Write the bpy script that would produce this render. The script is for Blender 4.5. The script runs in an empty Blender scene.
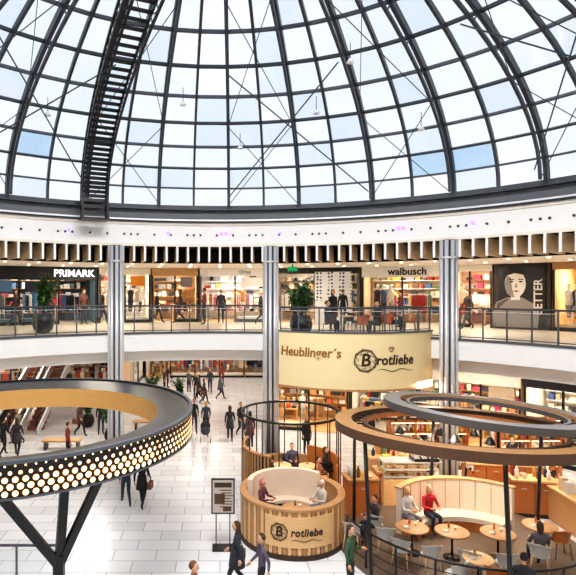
import bpy, math, random
from mathutils import Vector, Matrix
random.seed(7)
S = bpy.context.scene
COL = S.collection
S.view_settings.view_transform = 'Standard'
for lk in ('Medium High Contrast', 'Standard - Medium High Contrast', 'None'):
    try:
        S.view_settings.look = lk
        print('look', lk)
        break
    except Exception as e:
        print(e)
S.view_settings.exposure = 0.0
rad = math.radians
CY = 8.7          # rotunda centre y
F1 = 5.75         # upper floor level
# ------------------------------------------------------------------ materials
def lin(c):
    o = []
    for v in c[:3]:
        v = v / 255.0
        o.append(v / 12.92 if v <= 0.04045 else ((v + 0.055) / 1.055) ** 2.4)
    return (o[0], o[1], o[2], 1.0)
MATS = {}
def M(name, col=(200, 200, 200), rough=0.5, metal=0.0, emit=0.0, noise=0.08, nscale=3.0, kind=None, col2=None):
    if name in MATS:
        return MATS[name]
    m = bpy.data.materials.new(name)
    m.use_nodes = True
    nt = m.node_tree
    b = nt.nodes["Principled BSDF"]
    c = lin(col)
    b.inputs["Base Color"].default_value = c
    b.inputs["Roughness"].default_value = rough
    b.inputs["Metallic"].default_value = metal
    if emit > 0:
        b.inputs["Emission Color"].default_value = c
        b.inputs["Emission Strength"].default_value = emit
    tc = nt.nodes.new("ShaderNodeTexCoord")
    ramp = nt.nodes.new("ShaderNodeMix"); ramp.data_type = 'RGBA'
    c2 = lin(col2) if col2 else (c[0] * (1 - noise * 2), c[1] * (1 - noise * 2), c[2] * (1 - noise * 2), 1)
    ramp.inputs[6].default_value = c
    ramp.inputs[7].default_value = c2
    if kind == 'wood':
        mp = nt.nodes.new("ShaderNodeMapping"); mp.inputs["Scale"].default_value = (nscale, nscale, nscale * 8)
        w = nt.nodes.new("ShaderNodeTexNoise"); w.inputs["Scale"].default_value = 1.5
        w.inputs["Detail"].default_value = 6
        nt.links.new(tc.outputs["Object"], mp.inputs["Vector"])
        nt.links.new(mp.outputs["Vector"], w.inputs["Vector"])
        nt.links.new(w.outputs["Fac"], ramp.inputs[0])
    elif kind == 'tile':
        w = nt.nodes.new("ShaderNodeTexBrick")
        w.inputs["Color1"].default_value = c
        w.inputs["Color2"].default_value = (c[0] * .84, c[1] * .84, c[2] * .85, 1)
        w.inputs["Mortar"].default_value = c2
        w.inputs["Scale"].default_value = 1.0
        w.inputs["Mortar Size"].default_value = 0.014
        w.inputs["Brick Width"].default_value = nscale
        w.inputs["Row Height"].default_value = nscale * .5
        nt.links.new(tc.outputs["Object"], w.inputs["Vector"])
        nt.links.new(w.outputs["Color"], b.inputs["Base Color"])
        w = None
    elif kind == 'dots':
        w = nt.nodes.new("ShaderNodeTexVoronoi"); w.inputs["Scale"].default_value = nscale
        w.inputs["Randomness"].default_value = .25
        nt.links.new(tc.outputs["Object"], w.inputs["Vector"])
        g = nt.nodes.new("ShaderNodeMath"); g.operation = 'LESS_THAN'; g.inputs[1].default_value = 0.33
        nt.links.new(w.outputs["Distance"], g.inputs[0])
        nt.links.new(g.outputs[0], ramp.inputs[0])
    else:
        w = nt.nodes.new("ShaderNodeTexNoise"); w.inputs["Scale"].default_value = nscale
        nt.links.new(tc.outputs["Object"], w.inputs["Vector"])
        nt.links.new(w.outputs["Fac"], ramp.inputs[0])
    if kind != 'tile' and emit == 0:
        nt.links.new(ramp.outputs[2], b.inputs["Base Color"])
    MATS[name] = m
    return m
def glassmat(name, tint, gl=0.06, rough=0.02):
    m = bpy.data.materials.new(name); m.use_nodes = True
    nt = m.node_tree; nt.nodes.clear()
    o = nt.nodes.new("ShaderNodeOutputMaterial")
    t = nt.nodes.new("ShaderNodeBsdfTransparent"); t.inputs[0].default_value = (*tint, 1)
    g = nt.nodes.new("ShaderNodeBsdfGlossy"); g.inputs["Roughness"].default_value = rough
    mx = nt.nodes.new("ShaderNodeMixShader"); mx.inputs[0].default_value = gl
    nt.links.new(t.outputs[0], mx.inputs[1]); nt.links.new(g.outputs[0], mx.inputs[2])
    nt.links.new(mx.outputs[0], o.inputs[0])
    return m

white = M('white_plaster', (242, 241, 240), .6, noise=.02)
offwhite = M('warm_plaster', (238, 231, 219), .6, noise=.03)
ceilm = M('ceiling_white', (238, 234, 228), .7, noise=.02)
steel = M('dark_steel', (66, 71, 80), .45, .2)
steel2 = M('grey_steel', (92, 97, 106), .45, .2)
gutter = M('gutter_steel', (108, 112, 120), .5, .2)
black = M('black_metal', (28, 28, 32), .35, .2)
chrome = M('brushed_steel', (222, 222, 225), .35, .4)
coldark = M('column_groove', (66, 66, 72), .4, .3)
fin = M('fin_cream', (226, 204, 172), .6)
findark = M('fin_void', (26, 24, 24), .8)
wood = M('oak_wood', (194, 150, 104), .5, kind='wood', col2=(152, 108, 68))
woodo = M('orange_wood', (194, 120, 62), .45, kind='wood', col2=(156, 88, 40))
woodd = M('dark_walnut', (98, 68, 48), .5, kind='wood', col2=(66, 44, 30))
woodl = M('light_beech', (226, 190, 142), .5, kind='wood', col2=(200, 158, 106))
cream = M('cream_panel', (232, 213, 166), .55, noise=.02)
creamsofa = M('cream_leather', (224, 203, 182), .6, noise=.03)
signbrown = M('sign_brown', (60, 42, 30), .6)
tile = M('floor_tile', (228, 228, 231), .24, kind='tile', nscale=1.2, col2=(166, 166, 172))
tileup = M('gallery_tile', (222, 210, 194), .35, kind='tile', nscale=1.2, col2=(180, 168, 150))
cafefloor = M('cafe_floor', (116, 98, 84), .5, kind='wood', col2=(88, 72, 58))
lampw = M('lamp_warm', (255, 236, 200), .5, emit=6)
lampdot = M('lamp_dot', (255, 232, 182), .5, emit=1.9)
lampv = M('lamp_violet', (130, 100, 255), .5, emit=3)
gold = M('gold_inner', (216, 172, 106), .45, .1, kind='wood', col2=(188, 140, 76))
ringdark = M('ring_charcoal', (54, 56, 62), .3, .3)
leaf1 = M('leaf_dark', (44, 76, 38), .5); leaf2 = M('leaf_mid', (82, 120, 56), .5)
soil = M('soil', (60, 44, 34), .9)
roofm = M('roof_grey', (196, 200, 206), .8)
glassr = glassmat('rail_glass', (.92, .95, .95), .06)
panes = [glassmat('dome_glass_a', (.94, .96, .985), .04), glassmat('dome_glass_b', (.83, .88, .93), .05),
         glassmat('dome_glass_c', (.98, .985, .99), .03), glassmat('dome_glass_blue', (.56, .72, .88), .06)]
PAL = [M('cloth_%d' % i, c, .8) for i, c in enumerate([
    (230, 222, 208), (198, 180, 154), (52, 56, 72), (160, 50, 44), (190, 144, 90), (76, 100, 146), (226, 174, 120),
    (34, 34, 38), (246, 244, 240), (116, 78, 54), (210, 96, 64), (96, 124, 94), (228, 194, 86), (190, 72, 100),
    (142, 142, 148), (100, 142, 184), (240, 224, 196)])]

# ------------------------------------------------------------------ mesh builder
class MB:
    def __init__(s):
        s.v = []; s.f = []; s.m = []; s.sm = []; s.mats = []
    def mi(s, mat):
        if mat not in s.mats: s.mats.append(mat)
        return s.mats.index(mat)
    def add(s, vs, fs, mat, smooth=False):
        o = len(s.v); i = s.mi(mat)
        s.v += [tuple(x) for x in vs]
        for f in fs:
            s.f.append(tuple(o + k for k in f)); s.m.append(i); s.sm.append(smooth)
    def box(s, c, d, mat, rz=0.0):
        x, y, z = d[0] / 2, d[1] / 2, d[2] / 2
        cs, sn = math.cos(rz), math.sin(rz)
        vs = []
        for dz in (-z, z):
            for dx, dy in ((-x, -y), (x, -y), (x, y), (-x, y)):
                vs.append((c[0] + dx * cs - dy * sn, c[1] + dx * sn + dy * cs, c[2] + dz))
        s.add(vs, [(3, 2, 1, 0), (4, 5, 6, 7), (0, 1, 5, 4), (1, 2, 6, 5), (2, 3, 7, 6), (3, 0, 4, 7)], mat)
    def fbox(s, f, u0, u1, d0, d1, z0, z1, mat, n=1):
        vs = []
        for i in range(n + 1):
            u = u0 + (u1 - u0) * i / n
            vs += [f(u, d0, z0), f(u, d1, z0), f(u, d1, z1), f(u, d0, z1)]
        fs = [(0, 1, 2, 3), (4 * n + 3, 4 * n + 2, 4 * n + 1, 4 * n)]
        for i in range(n):
            a = 4 * i; b = a + 4
            for k in range(4):
                fs.append((a + k, b + k, b + (k + 1) % 4, a + (k + 1) % 4))
        s.add(vs, fs, mat)
    def sector(s, c, r0, r1, z0, z1, a0, a1, n, mat, closed=False):
        def f(u, d, z): return (c[0] + d * math.sin(u), c[1] + d * math.cos(u), z)
        s.fbox(f, rad(a0), rad(a1), r0, r1, z0, z1, mat, n)
    def tube(s, pts, r, mat, n=6, cap=True, smooth=True):
        pts = [Vector(p) for p in pts]
        rs = r if isinstance(r, (list, tuple)) else [r] * len(pts)
        vs = []; fs = []
        ref = Vector((0, 0, 1))
        for i, p in enumerate(pts):
            t = (pts[min(i + 1, len(pts) - 1)] - pts[max(i - 1, 0)]).normalized()
            if abs(t.dot(ref)) > .95: ref = Vector((1, 0, 0)) if abs(t.x) < .8 else Vector((0, 1, 0))
            b = t.cross(ref).normalized(); nn = b.cross(t)
            for k in range(n):
                a = 2 * math.pi * k / n + (math.pi / 4 if n == 4 else 0)
                vs.append(p + (b * math.cos(a) + nn * math.sin(a)) * rs[i])
        for i in range(len(pts) - 1):
            for k in range(n):
                fs.append((i * n + k, i * n + (k + 1) % n, (i + 1) * n + (k + 1) % n, (i + 1) * n + k))
        if cap:
            fs.append(tuple(range(n))[::-1]); fs.append(tuple((len(pts) - 1) * n + k for k in range(n)))
        s.add(vs, fs, mat, smooth and n > 4)
    def sweep(s, pts, nrm, w, h, mat):
        vs = []; fs = []
        pts = [Vector(p) for p in pts]
        for i, p in enumerate(pts):
            t = (pts[min(i + 1, len(pts) - 1)] - pts[max(i - 1, 0)]).normalized()
            N = Vector(nrm[i]).normalized(); B = t.cross(N).normalized()
            for a, b in ((-1, -1), (1, -1), (1, 1), (-1, 1)):
                vs.append(p + B * (a * w / 2) + N * (b * h / 2))
        for i in range(len(pts) - 1):
            for k in range(4):
                fs.append((i * 4 + k, i * 4 + (k + 1) % 4, (i + 1) * 4 + (k + 1) % 4, (i + 1) * 4 + k))
        fs.append((3, 2, 1, 0)); L = 4 * (len(pts) - 1); fs.append((L, L + 1, L + 2, L + 3))
        s.add(vs, fs, mat)
    def lathe(s, prof, c, mat, n=24, smooth=True, close=False):
        vs = []; fs = []
        for r, z in prof:
            for k in range(n):
                a = 2 * math.pi * k / n
                vs.append((c[0] + r * math.cos(a), c[1] + r * math.sin(a), c[2] + z))
        m = len(prof)
        rng = m if close else m - 1
        for i in range(rng):
            j = (i + 1) % m
            for k in range(n):
                fs.append((i * n + k, i * n + (k + 1) % n, j * n + (k + 1) % n, j * n + k))
        if not close:
            if prof[0][0] > 1e-4: fs.append(tuple(range(n))[::-1])
            if prof[-1][0] > 1e-4: fs.append(tuple((m - 1) * n + k for k in range(n)))
        s.add(vs, fs, mat, smooth)
    def ball(s, c, r, mat, n=10, fn=None):
        vs = []; fs = []
        h = n // 2 + 1
        for i in range(h + 1):
            t = math.pi * i / h
            for k in range(n):
                a = 2 * math.pi * k / n
                p = Vector((math.sin(t) * math.cos(a), math.sin(t) * math.sin(a), math.cos(t)))
                q = Vector((p.x * r[0], p.y * r[1], p.z * r[2]))
                if fn: q = fn(q, p)
                vs.append((c[0] + q.x, c[1] + q.y, c[2] + q.z))
        for i in range(h):
            for k in range(n):
                fs.append((i * n + k, (i + 1) * n + k, (i + 1) * n + (k + 1) % n, i * n + (k + 1) % n))
        s.add(vs, fs, mat, True)
    def text(s, txt, size, fn, mat, ext=.01, align='CENTER', bold=0.0, shear=0.0, sx=1.0, sp=1.0):
        cu = bpy.data.curves.new('t', 'FONT'); cu.body = txt; cu.size = size; cu.shear = shear; cu.space_character = sp
        cu.extrude = ext; cu.align_x = align; cu.align_y = 'CENTER'; cu.resolution_u = 3; cu.offset = bold
        ob = bpy.data.objects.new('t', cu); COL.objects.link(ob)
        dg = bpy.context.evaluated_depsgraph_get()
        me = bpy.data.meshes.new_from_object(ob.evaluated_get(dg))
        s.add([fn(v.co.x * sx, v.co.y, v.co.z) for v in me.vertices], [tuple(p.vertices) for p in me.polygons], mat)
        bpy.data.objects.remove(ob); bpy.data.meshes.remove(me); bpy.data.curves.remove(cu)
    def mesh(s, name):
        me = bpy.data.meshes.new(name)
        me.from_pydata(s.v, [], s.f)
        for m in s.mats: me.materials.append(m)
        me.polygons.foreach_set('material_index', s.m)
        me.polygons.foreach_set('use_smooth', s.sm)
        me.update()
        return me
    def obj(s, name, loc=None, bevel=0):
        ob = bpy.data.objects.new(name, s.mesh(name)); COL.objects.link(ob)
        if loc: ob.location = loc
        return ob
def inst(me, name, loc, rz=0, sc=1):
    ob = bpy.data.objects.new(name, me); COL.objects.link(ob)
    ob.location = loc; ob.rotation_euler = (0, 0, rz); ob.scale = (sc, sc, sc)
    return ob
def P(a, r, z): return (r * math.sin(rad(a)), CY + r * math.cos(rad(a)), z)
def X(px, y): return (px - 220) / 520.0 * y
C0 = (0, CY)
# ------------------------------------------------------------------ camera / world
cam = bpy.data.cameras.new('camera'); co = bpy.data.objects.new('camera', cam); COL.objects.link(co)
co.location = (0, 0, 7.5); co.rotation_euler = (math.pi / 2, 0, 0)
cam.sensor_width = 36; cam.lens = 520 / 576 * 36; cam.shift_x = 68 / 576; cam.shift_y = 2.5 / 576
cam.clip_end = 400
S.camera = co
w = bpy.data.worlds.new('sky'); S.world = w; w.use_nodes = True
nt = w.node_tree; bg = nt.nodes['Background']
tc = nt.nodes.new('ShaderNodeTexCoord'); nz = nt.nodes.new('ShaderNodeTexNoise'); nz.inputs['Scale'].default_value = 3.5
nz.inputs['Detail'].default_value = 5
mx = nt.nodes.new('ShaderNodeMix'); mx.data_type = 'RGBA'
mx.inputs[6].default_value = (.66, .74, .83, 1); mx.inputs[7].default_value = (.96, .975, 1, 1)
nt.links.new(tc.outputs['Generated'], nz.inputs['Vector']); nt.links.new(nz.outputs['Fac'], mx.inputs[0])
nt.links.new(mx.outputs[2], bg.inputs['Color']); bg.inputs['Strength'].default_value = 1.03

def area(name, loc, size, power, col=(1, .9, .75), rot=(0, 0, 0), shape='DISK'):
    l = bpy.data.lights.new(name, 'AREA'); l.shape = shape; l.size = size; l.energy = power; l.color = col
    o = bpy.data.objects.new(name, l); COL.objects.link(o); o.location = loc; o.rotation_euler = rot
    return o
area('dome_fill_light', (0, CY, 15.3), 7, 2350, (1, .99, .975))  # unseen fill light added at the apex to brighten the atrium, no real fitting
for a in range(-165, 180, 30):
    area('gallery_ceiling_lamp', P(a - 6, 16.8, 8.6), 1.6, 130, (1, .88, .72))
    area('arcade_ceiling_lamp', P(a - 6, 16.8, 4.4), 1.6, 155, (1, .89, .75))

# ------------------------------------------------------------------ shell
mb = MB(); mb.add([(-45, -25, 0), (45, -25, 0), (45, 60, 0), (-45, 60, 0)], [(0, 1, 2, 3)], tile); mb.obj('floor')
mb = MB()
mb.sector(C0, 13.0, 24.2, 5.0, F1, 0, 360, 120, white)
mb.sector(C0, 13.6, 24.2, 4.5, 5.0, 0, 360, 120, ceilm)
mb.sector(C0, 12.96, 13.02, F1 - .06, F1 + .03, 0, 360, 120, steel2)
mb.sector(C0, 13.05, 24.1, F1, F1 + .012, 0, 360, 120, tileup)
mb.sector(C0, 24.2, 62, 5.9, 6.1, 0, 360, 60, ceilm)
for a in range(-60, 70, 5):
    for r in (14.6, 17.5):
        x, y, z = P(a, r, 4.49); mb.lathe([(.07, 0), (.07, .02)], (x, y, z - .02), lampw, 10)
mb.obj('gallery_floor_slab')
mb = MB()
mb.sector(C0, 13.0, 13.3, 9.35, 10.25, 0, 360, 144, white)
mb.sector(C0, 12.93, 13.3, 10.18, 10.27, 0, 360, 144, offwhite)
mb.sector(C0, 12.95, 13.05, 9.30, 9.40, 0, 360, 144, offwhite)
hole = M('spot_hole', (80, 80, 88), .5)
k = 0
a = -180.0
while a < 180:
    x, y, z = P(a, 12.99, 9.78)
    d = Vector((math.sin(rad(a)), math.cos(rad(a)), 0))
    mb.tube([Vector((x, y, z)) - d * .03, Vector((x, y, z)) + d * .02], .045, hole, 10)
    if k % 5 in (1, 2): a += 1.2
    else: a += 3.0
    k += 1
for a in (-9.5, .3, 1.1, 11.0, 31.5, 32.3, 43, -27):
    x, y, z = P(a, 12.98, 9.86)
    d = Vector((math.sin(rad(a)), math.cos(rad(a)), 0))
    mb.tube([Vector((x, y, z)) - d * .06, Vector((x, y, z)) + d * .02], .06, lampv, 10)
mb.obj('trim_dome_fascia')
mb = MB()
mb.sector(C0, 12.85, 13.5, 10.27, 10.42, 0, 360, 144, steel)
mb.sector(C0, 13.1, 13.5, 10.42, 10.8, 0, 360, 144, gutter)
mb.sector(C0, 12.8, 13.45, 10.8, 10.98, 0, 360, 144, steel)
mb.sector(C0, 12.75, 12.85, 10.34, 10.40, 0, 360, 144, chrome)
mb.obj('trim_dome_gutter')
mb = MB()
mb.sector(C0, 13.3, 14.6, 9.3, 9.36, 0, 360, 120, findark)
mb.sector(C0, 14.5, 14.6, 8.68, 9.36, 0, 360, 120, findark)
mb.sector(C0, 14.6, 24.2, 8.68, 9.36, 0, 360, 120, ceilm)
for a in range(-60, 75, 5):
    for r in (15.3, 17.6):
        x, y, z = P(a, r, 8.66); mb.lathe([(.06, 0), (.06, .02)], (x, y, z - .01), lampw, 10)
mb.obj('ceiling')
mb = MB()
N = 184
for i in range(N):
    a = 360 * i / N
    mb.sector(C0, 12.98, 14.48, 8.70, 9.30, a - .17, a + .17, 1, fin)
    mb.sector(C0, 12.95, 12.98, 8.68, 9.30, a - .19, a + .19, 1, white)
mb.obj('ceiling_fins')
mb = MB()
mb.sector(C0, 24.0, 24.2, F1 + .02, 10.68, 0, 360, 90, offwhite)
mb.sector(C0, 19.5, 19.7, F1 + .02, 8.67, 53.3, 323, 90, offwhite)
mb.obj('wall_gallery')
mb = MB()
mb.sector(C0, 19.5, 19.7, 0, 4.5, 52.5, 270, 90, offwhite)
mb.obj('wall_arcade')
mb = MB(); mb.box((0, 60, 3), (90, .2, 6), offwhite); mb.obj('wall_north')
mb = MB(); mb.box((-45, 17.5, 3), (.2, 85, 6), offwhite); mb.obj('wall_west')
mb = MB(); mb.box((45, 17.5, 3), (.2, 85, 6), offwhite); mb.obj('wall_east')
mb = MB(); mb.box((0, -25, 3), (90, .2, 6), offwhite); mb.obj('wall_south')
mb = MB()
mb.sector(C0, 13.5, 62, 10.7, 10.9, 0, 360, 90, roofm)
mb.obj('roof')

# ------------------------------------------------------------------ dome
R0, ZB, HD = 13.0, 10.95, 5.4
def D(a, t, off=0.0):
    r = (R0 - off) * math.cos(rad(t)); z = ZB + (HD - off) * math.sin(rad(t))
    return Vector((r * math.sin(rad(a)), CY + r * math.cos(rad(a)), z))
def DN(a, t):
    nr = math.cos(rad(t)) / R0; nz_ = math.sin(rad(t)) / HD
    v = Vector((nr * math.sin(rad(a)), nr * math.cos(rad(a)), nz_)); return v.normalized()
NR = 56; ST = 360 / NR; ph = 1.6; rows = [0, 8, 16, 24, 32, 40, 48, 56, 64]
dome = bpy.data.objects.new('glass_dome', None); COL.objects.link(dome)
mb = MB()
for k in range(NR):
    a = ph + k * ST
    ts = [64 * i / 14 for i in range(15)]
    if k % 2 == 0:
        mb.sweep([D(a, t) for t in ts], [DN(a, t) for t in ts], .115, .24, steel)
        ts2 = [64 * i / 12 for i in range(13)]
        mb.sweep([D(a, t, .5) for t in ts2], [DN(a, t) for t in ts2], .085, .10, steel)
        for t in rows[1:]:
            mb.tube([D(a, t), D(a, t, .5)], .025, steel2, 4)
    else:
        mb.sweep([D(a, t) for t in ts], [DN(a, t) for t in ts], .085, .17, steel)
mb.obj('ribs').parent = dome
mb = MB()
for j, t in enumerate(rows):
    for k in range(NR):
        a = ph + k * ST
        big = j in (len(rows) - 1,)
        mb.sweep([D(a, t), D(a + ST, t)], [DN(a, t), DN(a + ST, t)], .3 if big else .065, .35 if big else .12, steel if big or j % 2 == 0 else steel2)
mb.obj('purlins').parent = dome
mb = MB()
for k in range(NR):
    a = ph + k * ST
    if k % 4 == 0:
        for j in range(0, len(rows) - 2, 4):
            mb.tube([D(a, rows[j], .5), D(a + 2 * ST, rows[j + 4], .5)], .014, steel, 4)
            mb.tube([D(a + 2 * ST, rows[j], .5), D(a, rows[j + 4], .5)], .014, steel, 4)
    if k % 8 == 0:
        mb.tube([D(a, 3, .9), D(a + 4 * ST, 50, 1.0)], .022, steel, 4)
        mb.tube([D(a + 4 * ST, 3, .9), D(a, 50, 1.0)], .022, steel, 4)
for k in range(0, NR, 4):
    a = ph + k * ST
    mb.sweep([D(a, 64), D(a, 77), D(a, 89.5)], [DN(a, 64), DN(a, 77), Vector((0, 0, 1))], .1, .2, steel)
mb.obj('bracing_rods').parent = dome
mb = MB()
rg = random.Random(3)
for k in range(NR):
    a = ph + k * ST
    for j in range(len(rows) - 1):
        u = rg.random()
        m = panes[0] if u < .45 else panes[1] if u < .68 else panes[2]
        if (k, j) in ((5, 1), (6, 1), (50, 2), (44, 0)): m = panes[3]
        mb.add([D(a, rows[j], -.05), D(a + ST, rows[j], -.05), D(a + ST, rows[j + 1], -.05), D(a, rows[j + 1], -.05)], [(0, 1, 2, 3)], m)
    mb.add([D(a, 64, -.05), D(a + ST, 64, -.05), D(a, 89.9, -.05)], [(0, 1, 2)], panes[0])
mb.obj('glass_panes').parent = dome
mb = MB()
for a, t in ((-8, 44), (20, 40), (30, 52), (4, 30), (-34, 36), (38, 30)):
    p = D(a, t, .5); q = p - Vector((0, 0, .5))
    mb.tube([p, q], .012, steel, 5)
    mb.lathe([(.05, .12), (.12, 0), (.10, 0)], tuple(q - Vector((0, 0, .1))), white, 12)
mb.obj('dome_spotlights').parent = dome

# maintenance gantry ladder
mb = MB()
al = -23.3
def L(t, side, off):
    p = D(al, t, off); d = Vector((math.cos(rad(al)), -math.sin(rad(al)), 0)); return p + d * side
ts = [-6 + 76 * i / 26 for i in range(27)]
def LT(t, side, off):
    if t >= 0: return L(t, side, off)
    p = L(0, side, off); return p + Vector((0, 0, t * .12))
for sd in (-.47, .47):
    for off in (.7, 1.1):
        mb.sweep([LT(t, sd, off) for t in ts], [DN(al, max(t, 0)) for t in ts], .07, .08, black)
    for i in range(len(ts) - 1):
        mb.tube([LT(ts[i], sd, .7), LT(ts[i + 1], sd, 1.1)], .018, black, 4)
        mb.tube([LT(ts[i], sd, .7), LT(ts[i], sd, 1.1)], .018, black, 4)
tt = -6
while tt < 70:
    mb.sweep([LT(tt, -.45, .75), LT(tt, .45, .75)], [DN(al, max(tt, 0))] * 2, .13, .035, black)
    tt += 2.0
mb.box(tuple(LT(-6, 0, .85) - Vector((0, 0, .03))), (1.05, .7, .08), black, rad(-al))
mb.obj('maintenance_gantry_ladder')

# ------------------------------------------------------------------ columns
for a in (-18.9, 9.3, 39.4, 69.4, 99.4, 129.4, 159.4, 189.4, 219.4, 249.4, 279.4, 311):
    mb = MB()
    x, y, _ = P(a, 12.98, 0)
    mb.lathe([(.25, 0), (.25, 9.3)], (x, y, 0), coldark, 24)
    for k in range(8):
        q = 2 * math.pi * k / 8 + rad(-a)
        mb.tube([(x + .26 * math.cos(q), y + .26 * math.sin(q), 0), (x + .26 * math.cos(q), y + .26 * math.sin(q), 9.28)], .072, chrome, 8)
    mb.lathe([(.38, 0), (.38, .12), (.32, .16)], (x, y, 0), chrome, 24)
    mb.lathe([(.33, 8.62), (.34, 8.7)], (x, y, 0), chrome, 24)
    mb.obj('column')

# ------------------------------------------------------------------ balustrades
BC = (5.0, 22.0); BR = 4.0
mb = MB()
def rail(mb, f, n, posts, z0, h=1.1):
    pts = [f(i / n) for i in range(n + 1)]
    mb.tube([(p[0], p[1], z0 + h) for p in pts], .035, steel, 8)
    mb.tube([(p[0], p[1], z0 + h - .12) for p in pts], .012, chrome, 5)
    mb.tube([(p[0], p[1], z0 + .08) for p in pts], .02, steel2, 5)
    for i in range(n):
        a, b = pts[i], pts[i + 1]
        mb.add([(a[0], a[1], z0 + .1), (b[0], b[1], z0 + .1), (b[0], b[1], z0 + h - .14), (a[0], a[1], z0 + h - .14)], [(0, 1, 2, 3)], glassr)
    for i in range(posts + 1):
        p = f(i / posts)
        mb.box((p[0], p[1], z0 + h / 2), (.045, .045, h), steel2)
rail(mb, lambda s: P(40.9 + s * (360 - 40.9 + 7.8), 13.12, 0), 150, 98, F1)
rail(mb, lambda s: P(27.5 + s * 10.4, 13.12, 0), 5, 3, F1)
mb.obj('gallery_balustrade')
mb = MB()
rail(mb, lambda s: (BC[0] + 3.9 * math.sin(rad(-45 + 90 * s)), BC[1] - 3.9 * math.cos(rad(-45 + 90 * s)), 0), 24, 8, F1 + .25, .87)
mb.obj('balcony_balustrade')

# balcony drum w/ sign
mb = MB()
def bs(a0, a1, r0, r1, z0, z1, mat, n=40):
    def f(u, d, z): return (BC[0] + d * math.sin(u), BC[1] - d * math.cos(u), z)
    mb.fbox(f, rad(a0), rad(a1), r0, r1, z0, z1, mat, n)
bs(-45, 45, 3.85, 4.0, 4.02, 6.0, cream)
bs(-45, 45, 3.83, 4.03, 3.97, 4.04, wood)
bs(-45, 45, 3.83, 4.03, 5.98, 6.03, steel2)
bs(-45, 45, .1, 3.85, F1 - .3, F1 + .01, tileup)
bs(-45, 45, .1, 3.85, 4.6, 4.7, ceilm)
def bt(u, v, w_, a0, z, r=4.01):
    a = rad(a0) + u / r
    return ((BC[0] + (r + w_) * math.sin(a)), (BC[1] - (r + w_) * math.cos(a)), z + v)
def script_logo(mb, fn, a0, a0b, z, s):
    mb.text("rotliebe", .48 * s, lambda u, v, w_: fn(u, v, w_, a0b, z), signbrown, .012, bold=.009 * s, shear=.15, sx=.92, sp=1.06)
    mb.text("B", .62 * s, lambda u, v, w_: fn(u, v, w_, a0, z), signbrown, .014, bold=.012 * s, shear=.1)
    for rr, th in ((.38, .015), (.335, .007)):
        mb.tube([fn(rr * s * math.cos(2 * math.pi * i / 30), rr * s * math.sin(2 * math.pi * i / 30), .005, a0, z) for i in range(31)], th * s, signbrown, 5)
    for q in range(8):
        an = q * math.pi / 4
        mb.tube([fn((.33 + .09 * math.sin(i * .8)) * s * math.cos(an + i * .12), (.33 + .09 * math.sin(i * .8)) * s * math.sin(an + i * .12), .005, a0, z) for i in range(8)], .010 * s, signbrown, 4)
    mb.tube([fn((-.7 + i * .09) * s, (-.34 + .04 * math.sin(i * .75)) * s, .006, a0b, z) for i in range(17)], [.004 + .010 * s * math.sin(math.pi * i / 16) for i in range(17)], signbrown, 5)
mb.text("Heublinger´s", .46, lambda u, v, w_: bt(u, v, w_, -27.5, 5.28), M('sign_gold', (150, 104, 50), .5), .012, bold=.009, shear=.1, sx=.95)
script_logo(mb, bt, .5, 16.5, 5.05, 1.0)
hp = []
for i in range(25):
    t = 2 * math.pi * i / 24
    hp.append(bt(.006 * 16 * math.sin(t) ** 3, .006 * (13 * math.cos(t) - 5 * math.cos(2 * t) - 2 * math.cos(3 * t) - math.cos(4 * t)), .01, 14, 5.44))
mb.tube(hp, .014, M('heart_red', (150, 40, 30), .5), 4)
mb.obj('balcony_sign_drum')

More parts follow.
